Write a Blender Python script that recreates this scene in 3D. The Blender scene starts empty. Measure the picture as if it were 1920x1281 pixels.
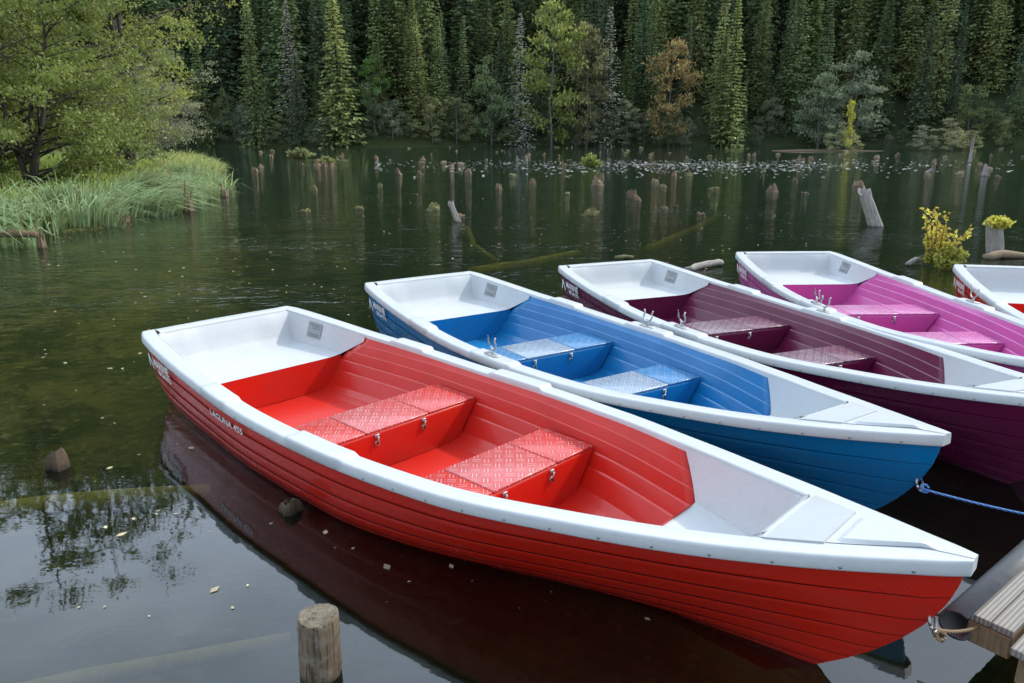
import bpy, bmesh, math, random
import numpy as np
from mathutils import Vector, Matrix

scene = bpy.context.scene
rng = np.random.default_rng(7)
random.seed(7)

# ---------------------------------------------------------------- helpers
def link(o):
    scene.collection.objects.link(o); return o

def top(o, label, category, group=None):
    o["label"] = label; o["category"] = category
    if group: o["group"] = group
    return o

def empty(name, loc=(0, 0, 0), rot=0.0):
    e = bpy.data.objects.new(name, None)
    e.empty_display_size = 0.2
    e.location = loc; e.rotation_euler = (0, 0, rot)
    return link(e)

def pymesh(name, verts, faces, mats=None, smooth=True, midx=None):
    me = bpy.data.meshes.new(name)
    me.from_pydata([tuple(v) for v in verts], [], [tuple(f) for f in faces])
    if mats:
        for m in (mats if isinstance(mats, (list, tuple)) else [mats]):
            me.materials.append(m)
    if smooth:
        me.polygons.foreach_set("use_smooth", [True] * len(me.polygons))
    if midx is not None:
        me.polygons.foreach_set("material_index", midx)
    me.update()
    return me

def obj(name, me, parent=None, loc=(0, 0, 0)):
    o = bpy.data.objects.new(name, me)
    o.location = loc
    if parent: o.parent = parent
    return link(o)

def np_mesh(name, v, q, mat):
    v = np.asarray(v, dtype=np.float32); q = np.asarray(q, dtype=np.int32)
    k = q.shape[1]
    me = bpy.data.meshes.new(name)
    me.vertices.add(len(v)); me.vertices.foreach_set("co", v.ravel())
    me.loops.add(q.size); me.loops.foreach_set("vertex_index", q.ravel())
    me.polygons.add(len(q))
    me.polygons.foreach_set("loop_start", np.arange(0, q.size, k, dtype=np.int32))
    me.polygons.foreach_set("loop_total", np.full(len(q), k, dtype=np.int32))
    me.materials.append(mat)
    me.update(calc_edges=True)
    return me

def curve(xs, ys):
    xs = np.array(xs, float); ys = np.array(ys, float)
    d = np.diff(ys) / np.diff(xs)
    m = np.empty_like(ys); m[0] = d[0]; m[-1] = d[-1]
    for i in range(1, len(xs) - 1):
        m[i] = 0 if d[i-1] * d[i] <= 0 else 2 * d[i-1] * d[i] / (d[i-1] + d[i])
    def f(x):
        x = np.clip(x, xs[0], xs[-1])
        i = np.clip(np.searchsorted(xs, x) - 1, 0, len(xs) - 2)
        h = xs[i+1] - xs[i]; t = (x - xs[i]) / h
        return ((2*t**3-3*t**2+1)*ys[i] + (t**3-2*t**2+t)*h*m[i] + (-2*t**3+3*t**2)*ys[i+1] + (t**3-t**2)*h*m[i+1])
    return f

def smooth(t):
    t = np.clip(t, 0, 1); return t*t*(3-2*t)

def tube(path, radii, n=8, cap=True):
    path = [Vector(p) for p in path]
    if not isinstance(radii, (list, tuple, np.ndarray)): radii = [radii]*len(path)
    V = []; F = []
    ref = Vector((0.13, 0.27, 1)).normalized()
    for i, p in enumerate(path):
        a = path[max(i-1, 0)]; b = path[min(i+1, len(path)-1)]
        d = (b-a).normalized()
        r = ref if abs(d.dot(ref)) < .95 else Vector((1, 0, 0))
        s = d.cross(r).normalized(); u = s.cross(d)
        for k in range(n):
            an = 2*math.pi*k/n
            V.append(p + (s*math.cos(an)+u*math.sin(an))*radii[i])
    for i in range(len(path)-1):
        for k in range(n):
            k2 = (k+1) % n
            F.append((i*n+k, i*n+k2, (i+1)*n+k2, (i+1)*n+k))
    if cap:
        F.append(tuple(range(n))[::-1]); F.append(tuple((len(path)-1)*n+k for k in range(n)))
    return V, F

def merge(parts):
    V = []; F = []; M = []
    for p in parts:
        v, f = p[0], p[1]; mi = p[2] if len(p) > 2 else 0
        o = len(V); V += [tuple(x) for x in v]; F += [tuple(o+i for i in ff) for ff in f]; M += [mi]*len(f)
    return V, F, M

def grid(P):
    a = len(P); b = len(P[0]); V = [p for r in P for p in r]; F = []
    for i in range(a-1):
        for j in range(b-1):
            F.append((i*b+j, i*b+j+1, (i+1)*b+j+1, (i+1)*b+j))
    return V, F

def boxbev(x0, x1, y0, y1, z0, z1, bev=0.01, seg=3, taper=1.0):
    bm = bmesh.new()
    bmesh.ops.create_cube(bm, size=1)
    for v in bm.verts:
        k = taper if v.co.z < 0 else 1.0
        ym = (y0+y1)/2
        v.co = Vector((x0+(v.co.x+.5)*(x1-x0), ym+(v.co.y)*(y1-y0)*k, z0+(v.co.z+.5)*(z1-z0)))
    if bev > 0:
        bmesh.ops.bevel(bm, geom=bm.edges[:], offset=bev, segments=seg, affect='EDGES', profile=.5)
    bmesh.ops.recalc_face_normals(bm, faces=bm.faces[:])
    V = [tuple(v.co) for v in bm.verts]; F = [tuple(v.index for v in f.verts) for f in bm.faces]
    bm.free(); return V, F

# ---------------------------------------------------------------- materials
class NT:
    def __init__(s, name):
        s.m = bpy.data.materials.new(name); s.m.use_nodes = True
        s.t = s.m.node_tree; s.t.nodes.clear()
        s.out = s.n('ShaderNodeOutputMaterial')
    def n(s, typ, **kw):
        x = s.t.nodes.new(typ)
        for k, v in kw.items(): setattr(x, k, v)
        return x
    def l(s, a, b): s.t.links.new(a, b)
    def set(s, node, key, val):
        if hasattr(val, 'is_output'): s.l(val, node.inputs[key])
        else: node.inputs[key].default_value = val
    def math(s, op, a, b=0.0, c=None, clamp=False):
        x = s.n('ShaderNodeMath', operation=op, use_clamp=clamp); s.set(x, 0, a); s.set(x, 1, b)
        if c is not None: s.set(x, 2, c)
        return x.outputs[0]
    def noise(s, vec, scale, detail=3, rough=.55, dist=0.0):
        x = s.n('ShaderNodeTexNoise'); x.inputs['Scale'].default_value = scale
        x.inputs['Detail'].default_value = detail; x.inputs['Roughness'].default_value = rough
        x.inputs['Distortion'].default_value = dist
        if vec is not None: s.l(vec, x.inputs['Vector'])
        return x.outputs['Fac']
    def mapr(s, v, a, b, c, d):
        x = s.n('ShaderNodeMapRange'); s.set(x, 0, v); s.set(x, 1, a); s.set(x, 2, b); s.set(x, 3, c); s.set(x, 4, d); return x.outputs[0]
    def mix(s, f, a, b, blend='MIX'):
        x = s.n('ShaderNodeMix', data_type='RGBA', blend_type=blend)
        s.set(x, 0, f); s.set(x, 6, a if hasattr(a, 'is_output') else (*a, 1)); s.set(x, 7, b if hasattr(b, 'is_output') else (*b, 1))
        return x.outputs[2]
    def obco(s, scale=(1, 1, 1), kind='Object'):
        tc = s.n('ShaderNodeTexCoord'); mp = s.n('ShaderNodeMapping'); mp.inputs['Scale'].default_value = scale
        s.l(tc.outputs[kind], mp.inputs[0]); return mp.outputs[0]
    def pos(s, scale=(1, 1, 1)):
        tc = s.n('ShaderNodeNewGeometry'); mp = s.n('ShaderNodeMapping'); mp.inputs['Scale'].default_value = scale
        s.l(tc.outputs['Position'], mp.inputs[0]); return mp.outputs[0]
    def bump(s, h, strength=.3, dist=.01):
        b = s.n('ShaderNodeBump'); s.set(b, 'Strength', strength); s.set(b, 'Distance', dist); s.l(h, b.inputs['Height']); return b.outputs[0]
    def principled(s, col, rough=.5, metallic=0.0, normal=None, coat=0.0, spec=.5):
        p = s.n('ShaderNodeBsdfPrincipled')
        s.set(p, 'Base Color', col if hasattr(col, 'is_output') else (*col, 1)); s.set(p, 'Roughness', rough); s.set(p, 'Metallic', metallic)
        p.inputs['Coat Weight'].default_value = coat; p.inputs['Coat Roughness'].default_value = .12
        p.inputs['Specular IOR Level'].default_value = spec
        if normal is not None: s.l(normal, p.inputs['Normal'])
        s.l(p.outputs[0], s.out.inputs[0]); return p

def paint(name, col, rough=.28, coat=.25, dirt=.25, dirtcol=None, spec=.5, waterline=False):
    t = NT(name); c = t.obco()
    a = t.noise(c, 3.0, 5, .65); b = t.noise(t.obco((2, 9, 9)), 9, 4, .7)
    f = t.mapr(t.math('MULTIPLY', a, b), .18, .42, 0, dirt)
    dc = dirtcol or tuple(x*.55+.02 for x in col)
    cc = t.mix(f, col, dc)
    sc = t.noise(t.obco((3, 60, 60)), 6, 3, .6)
    cc = t.mix(t.mapr(sc, .66, .74, 0, .18), cc, tuple(min(1, x*.7+.25) for x in col))
    spk = t.noise(c, 55, 3, .6)
    cc = t.mix(t.mapr(spk, .70, .76, 0, .45), cc, tuple(x*.35+.01 for x in col))
    if waterline:
        sp = t.n('ShaderNodeSeparateXYZ'); t.l(c, sp.inputs[0])
        zz = t.math('ADD', sp.outputs[2], t.math('MULTIPLY', t.math('SUBTRACT', b, .5), .10))
        cc = t.mix(t.mapr(zz, .00, .06, .7, 0), cc, tuple(x*.30+.010 for x in col))
    r = t.mapr(a, .3, .7, rough-.06, rough+.14)
    nb = t.bump(t.noise(c, 14, 3), .10, .01)
    t.principled(cc, r, normal=nb, coat=coat, spec=spec)
    return t.m

def tread(name, col, sheen=0.0, hi=.5):
    t = NT(name)
    tc = t.n('ShaderNodeTexCoord'); sp = t.n('ShaderNodeSeparateXYZ'); t.l(tc.outputs['Object'], sp.inputs[0])
    x, y = sp.outputs[0], sp.outputs[1]
    u = t.math('MULTIPLY', t.math('ADD', x, y), .7071); v = t.math('MULTIPLY', t.math('SUBTRACT', x, y), .7071)
    cell = .056
    fu = t.math('FLOOR', t.math('DIVIDE', u, cell)); fv = t.math('FLOOR', t.math('DIVIDE', v, cell))
    ck = t.math('FLOORED_MODULO', t.math('ADD', fu, fv), 2.0)
    k = 2*math.pi/(cell/3.0)
    su = t.math('SINE', t.math('MULTIPLY', u, k)); sv = t.math('SINE', t.math('MULTIPLY', v, k))
    s = t.math('ADD', t.math('MULTIPLY', su, ck), t.math('MULTIPLY', sv, t.math('SUBTRACT', 1.0, ck)))
    gu = t.math('ABSOLUTE', t.math('SUBTRACT', t.math('FRACT', t.math('DIVIDE', u, cell)), .5))
    gv = t.math('ABSOLUTE', t.math('SUBTRACT', t.math('FRACT', t.math('DIVIDE', v, cell)), .5))
    edge = t.math('LESS_THAN', t.math('MAXIMUM', gu, gv), .39)
    h = t.math('MULTIPLY', t.mapr(s, -.1, .5, 0, 1), edge)
    nb = t.bump(h, 1.0, .007)
    n = t.noise(tc.outputs['Object'], 6, 4, .6)
    sheen_col = (.46, .50, .54)
    base = tuple(a*(1-sheen)+b*sheen for a, b in zip(col, sheen_col))  # sky reflection painted in: base colour mixed towards silver grey
    cc = t.mix(t.mapr(n, .35, .7, .1, .55), base, tuple(x*.6 for x in base))
    cc = t.mix(t.math('MULTIPLY', h, t.mapr(n, .35, .65, hi*.55, hi)), cc, tuple(min(1, x*.75+.34) for x in base))
    t.principled(cc, t.mapr(n, .3, .7, .24, .46), sheen*.4, normal=nb, coat=.2, spec=.5)
    return t.m

def metal(name, col=(.55, .55, .55), rough=.3):
    t = NT(name); n = t.noise(t.obco(), 30, 3)
    t.principled(t.mix(n, col, tuple(x*.6 for x in col)), t.mapr(n, .3, .7, rough, rough+.2), 1.0); return t.m

def wood(name, c1, c2, moss=0.0, scale=1.0, wet=True, crack=0.0, vary=0.0):
    t = NT(name)
    w = t.noise(t.obco((14*scale, 14*scale, 1.6*scale)), 3.0, 6, .7, .4)
    col = t.mix(t.mapr(w, .3, .7, 0, 1), c1, c2)
    big = t.noise(t.obco(), 3*scale, 3)
    if vary > 0:
        oi = t.n('ShaderNodeObjectInfo'); col = t.mix(t.mapr(oi.outputs['Random'], 0, 1, 0, vary), col, (.34, .27, .18))
        col = t.mix(t.mapr(t.math('FRACT', t.math('MULTIPLY', oi.outputs['Random'], 7.3)), .4, 1, 0, .6), col, (.07, .05, .035))
    if moss > 0:
        col = t.mix(t.mapr(big, .5-.25*moss, .62, 0, moss), col, (.16, .19, .04))
    if crack > 0:
        ck = t.noise(t.obco((60, 60, 3)), 1.6, 4, .6, 1.0)
        col = t.mix(t.mapr(ck, .40, .46, crack, 0), col, (.02, .016, .012))
        bl = t.noise(t.obco(), 18, 5, .7)
        col = t.mix(t.mapr(bl, .5, .62, 0, .5), col, (.30, .27, .22))
    if wet:
        g = t.n('ShaderNodeNewGeometry'); sp = t.n('ShaderNodeSeparateXYZ'); t.l(g.outputs['Position'], sp.inputs[0])
        col = t.mix(t.mapr(sp.outputs[2], .0, .05, .75, 0), col, (.02, .016, .01))
    t.principled(col, .8, normal=t.bump(w, .8, .02), spec=.3)
    return t.m

def foliage(name, trans=.35, nscale=.25, lo=.6, hi=1.45):
    t = NT(name)
    oi = t.n('ShaderNodeObjectInfo'); g = t.n('ShaderNodeNewGeometry')
    isl = g.outputs['Random Per Island']
    nz = t.noise(t.pos(), nscale, 4, .6)
    k = t.math('MULTIPLY', t.mapr(isl, 0, 1, lo, hi), t.mapr(nz, .3, .7, .6, 1.4))
    vm = t.n('ShaderNodeVectorMath', operation='SCALE'); t.l(oi.outputs['Color'], vm.inputs[0]); t.l(k, vm.inputs['Scale'])
    hs = t.n('ShaderNodeHueSaturation'); t.l(vm.outputs[0], hs.inputs['Color'])
    t.l(t.mapr(isl, 0, 1, .47, .53), hs.inputs['Hue'])
    d = t.n('ShaderNodeBsdfDiffuse'); tr = t.n('ShaderNodeBsdfTranslucent'); gl = t.n('ShaderNodeBsdfGlossy'); gl.inputs['Roughness'].default_value = .45
    t.l(hs.outputs[0], d.inputs[0]); t.l(hs.outputs[0], tr.inputs[0])
    m1 = t.n('ShaderNodeMixShader'); m1.inputs[0].default_value = trans
    t.l(d.outputs[0], m1.inputs[1]); t.l(tr.outputs[0], m1.inputs[2])
    m2 = t.n('ShaderNodeMixShader'); m2.inputs[0].default_value = .03
    t.l(m1.outputs[0], m2.inputs[1]); t.l(gl.outputs[0], m2.inputs[2])
    t.l(m2.outputs[0], t.out.inputs[0])
    return t.m

M_white = paint('white_gelcoat', (.53, .565, .59), .34, .12, .35, (.37, .375, .35))
M_pad = paint('anti_slip_white', (.42, .455, .475), .6, 0, .5, (.30, .31, .30))
M_metal = metal('stainless_steel')
M_plate = paint('grey_plate', (.30, .32, .33), .4, 0, .2)
M_letter = paint('white_lettering', (.8, .8, .8), .4, 0, .1)
M_ink = paint('plate_print', (.08, .09, .1), .5, 0, 0)
M_spruce = foliage('spruce_needles', .4, .35, .7, 1.35)
M_leaf = foliage('broad_leaves', .45, .5, .7, 1.3)
M_grass = foliage('grass_blades', .4, 1.2)
M_bark = wood('bark', (.10, .085, .07), (.04, .033, .028), wet=False, scale=.5)
M_darkbark = wood('dark_spruce_bark', (.07, .06, .05), (.03, .026, .022), wet=False, scale=.5)
M_greybark = wood('grey_bark', (.22, .21, .19), (.10, .095, .085), wet=False, scale=.5)
M_stump = wood('stump_wood', (.30, .205, .12), (.11, .075, .045), vary=.6)
M_stumpmoss = wood('mossy_stump_wood', (.26, .20, .11), (.10, .08, .045), .7, vary=.4)
M_stumpdark = wood('dark_stump_wood', (.22, .165, .11), (.08, .06, .04))
M_stumpwhite = wood('bleached_wood', (.46, .43, .39), (.18, .16, .145))
M_post = wood('post_wood', (.24, .185, .12), (.10, .075, .05), crack=.8)

# ---------------------------------------------------------------- BOAT
L = 5.15
Wf = curve([0, .05, .14, .36, .74, 1.25, 1.83, 2.6, 3.3, 4.2, 5.05, 5.15], [.028, .06, .105, .21, .365, .53, .675, .755, .77, .715, .62, .585])
ZR = curve([0, .5, 1, 2, 3, 4, 5.15], [.63, .56, .508, .446, .428, .455, .52])
RIMW = .105
def Win(s): return np.maximum(Wf(s)-RIMW, .004)
def padraise(s):
    r = 0
    for a, b in ((2.38, 2.86), (3.5, 3.86)):
        r = r + smooth((s-a)/.03)*smooth((b-s)/.03)
    return r
SEC_F = [0, .2, .4, .55, .7, .85, 1]
mid_y = curve(SEC_F, [0, .45, .76, .87, .93, .97, 1]); mid_z = curve(SEC_F, [0, .03, .13, .3, .52, .76, 1])
bow_y = curve(SEC_F, [0, .14, .3, .46, .62, .8, 1]); bow_z = curve(SEC_F, [0, .12, .26, .42, .6, .8, 1])
KZ = -.13
def hull_pt(u, f):
    t = smooth(u/.5)
    zf = float(mid_z(f)*t + bow_z(f)*(1-t)); yf = float(mid_y(f)*t + bow_y(f)*(1-t))
    xs1 = .02; xt1 = L-.03
    stop = xs1+(xt1-xs1)*u
    xs = .02+.6*(1-zf)**1.9; xt = L-.03-.12*(1-zf)
    x = xs+(xt-xs)*u
    sz = float(ZR(stop))-.02
    w = max(float(Wf(stop))-.014, .012)
    if u == 0: yf = max(yf*.3, .15)
    return x, w*yf, KZ+(sz-KZ)*zf

def hull_y(x, z):
    pts = []
    for f in np.linspace(0.1, 1, 40):
        u = (x-.02)/(L-.05)
        for _ in range(4):
            px = hull_pt(u, f)[0]; u += (x-px)/L
        u = min(max(u, 0.001), 1)
        p = hull_pt(u, f); pts.append((p[2], p[1]))
    return float(np.interp(z, [p[0] for p in pts], [p[1] for p in pts]))

PROF = [(0.0, None), (.024, .385), (.031, .380), (.050, .322), (.058, .317), (.078, .252), (.088, .247), (.118, .180), (.130, .175), (.19, .085), (.24, .058), (.31, .046)]
def yin(s, z):
    zz = [.046, .058, .085, .175, .18, .247, .252, .317, .322, .380, .385, .6]
    oo = [.31, .24, .19, .130, .118, .088, .078, .058, .050, .031, .024, 0.0]
    return max(float(Win(s)) - float(np.interp(z, zz, oo)), .02)
SH = .27
SB0, SB1 = 1.15, 4.31
def s_front(z): return SB0+.13*min(max((z-SH)/.18, 0), 1)
def s_back(z): return SB1-.20*min(max((z-SH)/.14, 0), 1)

def build_boat_meshes(key, col, sheen):
    hullM = paint('hull_paint_'+key, col, .24, .3, .35, waterline=True)
    seamM = paint('hull_seam_'+key, tuple(c*.12 for c in col), .7, 0, .2, spec=.2)  # dark seam colour paints the shadow and dirt lines between planks
    linM = paint('liner_paint_'+key, tuple(min(1, c*.95) for c in col), .34, .15, .45, spec=.4)
    treM = tread('tread_plate_'+key, tuple(min(1, c*1.0+.005) for c in col), .03, .6)
    treSheen = tread('sheen_tread_plate_'+key, tuple(min(1, c*1.0+.005) for c in col), sheen, .8)  # middle lids: sky sheen put into the colour
    R = {}
    NS = 8; us = np.concatenate([np.linspace(0, .12, 10)[:-1], np.linspace(.12, 1, 46)])
    fb = np.array([0, .2, .34, .45, .55, .65, .75, .86, 1.0]); parts = []
    d = .011
    for side in (1, -1):
        for k in range(NS):
            rows = []
            f0 = fb[k]; f1 = fb[k+1]
            for g in (0, .3, .7, .93, 1):
                f = f0+(f1-f0)*g
                row = []
                for u in us:
                    x, y, z = hull_pt(float(u), f)
                    kk = min(1, .35+u*5)
                    off = (d*g - (.002 if g == 1 else 0))*kk if k < NS-1 else 0
                    row.append((x, side*(y+off), z))
                rows.append(row)
            parts.append(grid(rows))
            if k < NS-1:
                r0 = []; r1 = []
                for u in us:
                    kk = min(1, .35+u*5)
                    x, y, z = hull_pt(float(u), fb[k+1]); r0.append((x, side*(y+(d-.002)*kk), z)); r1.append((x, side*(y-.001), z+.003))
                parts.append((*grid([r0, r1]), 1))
    fs = np.linspace(0, 1, 14)
    for u in (0.0, 1.0):
        a = [hull_pt(u, f) for f in fs]
        parts.append(grid([[(x, y, z) for x, y, z in a], [(x, -y, z) for x, y, z in a]]))
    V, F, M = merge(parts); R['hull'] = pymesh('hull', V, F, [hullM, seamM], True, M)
    ss = np.unique(np.concatenate([np.linspace(0, .3, 14), np.linspace(.3, L, 90), [a+e for a in (2.38, 2.86, 3.5, 3.86) for e in (-.03, -.015, 0, .015, .03)]]))
    parts = []
    for side in (1, -1):
        rows = []
        for s in ss:
            w = float(Wf(s)); z = float(ZR(s)); wi = float(Win(s)); pr = .015*float(padraise(s)); pw = .012*float(padraise(s))
            k = (w-wi)/RIMW; kd = float(smooth((s-.55)/.08))
            prof = [(wi-.004*kd, z-.035*kd), (wi+.001*k, z-.010*kd), (wi+.003*k, z-.004*kd+pr*.8), (wi+.008*k, z+pr), (wi+.014*k, z+.001+pr), (w-.014*k, z+.001+pr), (w-.006*k+pw, z-.001+pr), (w-.001*k+pw, z-.005+pr), (w+.002+pw, z-.012+pr*.8), (w+.004+pw*.6, z-.03), (w+.006, z-.046), (w+.004, z-.051), (w-.012, z-.050)]
            rows.append([(float(s), side*y, zz) for y, zz in prof])
        parts.append(grid(rows))
        if side == 1: bowring = rows[0]; sternring = rows[-1]
        else:
            parts.append(grid([bowring, rows[0]]))
            wi = sternring[0][1]
            for ring in (sternring, rows[-1]):
                parts.append((list(ring), [tuple(range(len(ring)))]))
    z = float(ZR(L)); wi = float(Win(L))
    prof = [(L-.115, z-.04), (L-.110, z-.010), (L-.106, z-.003), (L-.098, z), (L-.09, z+.001), (L-.014, z+.001), (L-.005, z-.001), (L+.001, z-.006), (L+.004, z-.014), (L+.006, z-.046), (L, z-.051)]
    rows = []
    for y in np.linspace(-wi-.02, wi+.02, 9):
        rows.append([(x+.012*(1-(y/wi)**2), float(y), zz+.0025) for x, zz in prof])
    parts.append(grid(rows))
    for side in (1, -1):
        for s in np.arange(.14, L-.1, .19):
            w = float(Wf(s))+.006; z = float(ZR(s))-.038
            n = 7; r = .0065
            V = [(s, side*(w+.004), z)]+[(s+r*math.cos(a), side*w, z+r*math.sin(a)) for a in np.linspace(0, 2*math.pi, n, endpoint=False)]
            parts.append((V, [(0, 1+i, 1+(i+1) % n) for i in range(n)], 1))
    V, F, M = merge(parts); R['gunwale'] = pymesh('gunwale', V, F, [M_white, M_metal], True, M)
    parts = []
    rows = []
    nose_h = lambda s, t: .014*float(smooth((s-.10)/.05))*float(smooth((.385-s)/.02))*float(smooth((.97-abs(t))/.14))
    for s in np.unique(np.concatenate([np.linspace(0.0, .605, 40), [.365, .37, .375, .38, .385]])):
        wi = float(Win(s)); z = float(ZR(s)); w_ = wi+.006
        rows.append([(float(s), w_*t, z+.0025+nose_h(s, t)) for t in np.linspace(-1, 1, 33)])
    parts.append(grid(rows))
    def yfl(s, zf, hi):
        wi = float(Win(s)); return min(yin(s, zf)-.002, wi+.004)
    def recess(sA, ramp, send, ns, hi):
        out = []
        rows = []
        for s in np.linspace(sA, SB0 if sA < 2 else SB1, ns):
            zf = ramp(s); yf = yfl(s, zf, hi)
            rows.append([(float(s), yf*t, zf+.012*abs(t)**8) for t in np.linspace(-1, 1, 17)])
        out.append(grid(rows))
        for side in (1, -1):
            rows = []
            for q in np.linspace(0, 1, 9):
                row = []
                for tt in np.linspace(0, 1, ns):
                    zq = SH + (.46-SH)*(1-q)
                    s = sA+(send(zq)-sA)*tt
                    zf = ramp(s)+.012; ztop = float(ZR(s))-.010
                    zz = ztop+(zf-ztop)*q
                    wi = float(Win(s)); yf = yfl(s, ramp(s), hi)
                    yy = wi+(yf-wi)*(.75*q+.25*q**3)-.003
                    row.append((float(s), side*yy, zz))
                rows.append(row)
            out.append(grid(rows))
        return out
    bz = float(ZR(.6))+.002
    parts += recess(.60, lambda s: SH+.0+(bz-SH)*(1-float(smooth((s-.60)/.17))), s_front, 22, bz)
    V, F, M = merge(parts); R['bow_deck'] = pymesh('bow_deck', V, F, M_white)
    def padp(s0, s1, inset, h):
        bot = []; tp = []
        for s in (s0, s1):
            wv = max(float(Win(s))-inset, .006); z = float(ZR(s))
            bot += [(s, -wv, z-.004), (s, wv, z-.004)]
        for s, sg in ((s0, 1), (s1, -1)):
            wv = max(float(Win(s+sg*.006))-inset-.006, .003); z = float(ZR(s))
            tp += [(s+sg*.006, -wv, z+h), (s+sg*.006, wv, z+h)]
        return bot+tp, [(4, 6, 7, 5), (0, 2, 6, 4), (1, 5, 7, 3), (0, 4, 5, 1), (2, 3, 7, 6)]
    v, f = padp(.405, .590, -.022, .008); R['anti_slip_pad'] = pymesh('anti_slip_pad', v, f, M_pad, False)
    sz_ = float(ZR(L-.1))-.01
    parts = recess(L-.105, lambda s: SH+.01+(sz_-SH-.01)*float(smooth((s-(L-.24))/.135)), s_back, 26, sz_)
    V, F, M = merge(parts)
    V = [(x+.012*float(smooth((.30-abs(y))/.02))*float(smooth((x-(L-.215))/.02))*float(smooth((L-.125-x)/.01)), y, z) for x, y, z in V]
    R['stern_seat'] = pymesh('stern_seat', V, F, M_white)
    parts = []
    for side in (1, -1):
        rows = []
        for (o, zc) in PROF:
            row = []
            zq = .455 if zc is None else zc
            a = s_front(zq); b = s_back(zq)
            sl = [(a+(b-a)*t, 0.0) for t in np.linspace(0, 1, 50)]
            if zq > SH+.001: sl = [(a-.05, .035), (a-.004, .02)]+sl+[(b+.004, .02), (b+.05, .035)]
            else: sl = [(a, 0), (a, 0)]+sl+[(b, 0), (b, 0)]
            for s, ex in sl:
                zz = float(ZR(s))-.02 if zc is None else min(zc, float(ZR(s))-.025)
                row.append((s, side*max(float(Win(s))-o+ex, .02), zz))
            rows.append(row)
        for i in range(len(rows)-1): parts.append(grid([rows[i], rows[i+1]]))
    rows = []
    for s in np.linspace(SB0, SB1, 30):
        wv = max(float(Win(s))-.31, .02)
        rows.append([(s, wv*t, .046-.006*(1-t*t)) for t in (-1, -.5, 0, .5, 1)])
    parts.append(grid(rows))
    for s in (SB0, SB1):
        zs = [SH+.012, .252, .247, .18, .175, .085, .058, .044]
        parts.append(grid([[(s, yin(s, z), z) for z in zs], [(s, -yin(s, z), z) for z in zs]]))
    V, F, M = merge(parts); R['inner_liner'] = pymesh('inner_liner', V, F, linM)
    R['bench'] = []
    for (s0, s1) in ((2.88, 3.28), (1.87, 2.25)):
        yw0 = yin(s0, .28)+.008
        bodyV, bodyF = boxbev(s0, s1, -yw0, yw0, .035, .276, .018, 3, (yw0-.17)/yw0)
        body = pymesh('bench', bodyV, bodyF, linM)
        lids = []
        for i, (a, b) in enumerate(((-yw0+.02, -.2), (-.194, .255), (.261, yw0-.02))):
            v, f = boxbev(s0+.004, s1-.02, a, b, .272, .289, .006, 2)
            lids.append(pymesh('lid', v, f, treSheen if i == 1 else treM))
        lat = []
        for y in (-.15, .19):
            p = [boxbev(s0-.008, s0+.006, y-.016, y+.016, .195, .225, .002, 1), boxbev(s0-.010, s0+.004, y-.016, y+.016, .242, .265, .002, 1)]
            p.append(tube([(s0-.014, y, .205), (s0-.016, y, .255)], .006, 6))
            v, f, m = merge(p); lat.append(pymesh('latch', v, f, M_metal))
        R['bench'].append((body, lids, lat))
    R['rowlock'] = []
    for side in (1, -1):
        s = 2.64; y = side*(float(Wf(s))-.045); z = float(ZR(s))+.014
        p = [boxbev(s-.07, s+.07, y-.022, y+.022, z, z+.012, .004, 2), tube([(s, y, z-.02), (s, y, z+.05)], .009, 8)]
        pts = [(s+.045*math.cos(a), y+side*.01*math.sin(a), z+.085+.040*math.sin(a)) for a in np.linspace(math.radians(-215), math.radians(35), 14)]
        pts = [(pts[0][0]-.012, pts[0][1], pts[0][2]+.025)]+pts+[(pts[-1][0]+.012, pts[-1][1], pts[-1][2]+.025)]
        p.append(tube(pts, .0065, 8))
        v, f, m = merge(p); R['rowlock'].append(pymesh('rowlock', v, f, M_metal))
    def wallpt(s, q, side=-1):
        zf = SH+.022; ztop = float(ZR(s))-.010; wi = float(Win(s)); yf = min(yin(s, SH+.01)-.002, wi)
        return (s, side*(wi+(yf-wi)*(.75*q+.25*q**3)-.009), ztop+(zf-ztop)*q)
    P = [[wallpt(s, q) for q in (.10, .3, .5, .7)] for s in (4.60, 4.68, 4.76)]
    v, f = grid(P)
    parts = [(v, f, 0)]
    def inkbar(s0, s1, q0, q1):
        def pp(s, q):
            a = wallpt(s, q); return (a[0], a[1]+.003, a[2])
        return ([pp(s0, q0), pp(s1, q0), pp(s1, q1), pp(s0, q1)], [(0, 1, 2, 3)], 1)
    for i, q in enumerate((.17, .25, .33, .55, .62)):
        parts.append(inkbar(4.615, 4.745-.02*(i % 3), q, q+.018))
    V, F, M = merge(parts); R['maker_plate'] = pymesh('maker_plate', V, F, [M_plate, M_ink], False, M)
    ring = [(.085+.012*math.sin(a), .024*math.cos(a), .355+.03*math.sin(a)) for a in np.linspace(0, 2*math.pi, 16)]
    v, f, m = merge([tube(ring, .005, 6), tube([(.085, 0, .385), (.18, 0, .385)], .008, 6)])
    R['mooring_ring'] = pymesh('mooring_ring', v, f, M_metal)
    return R

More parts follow.
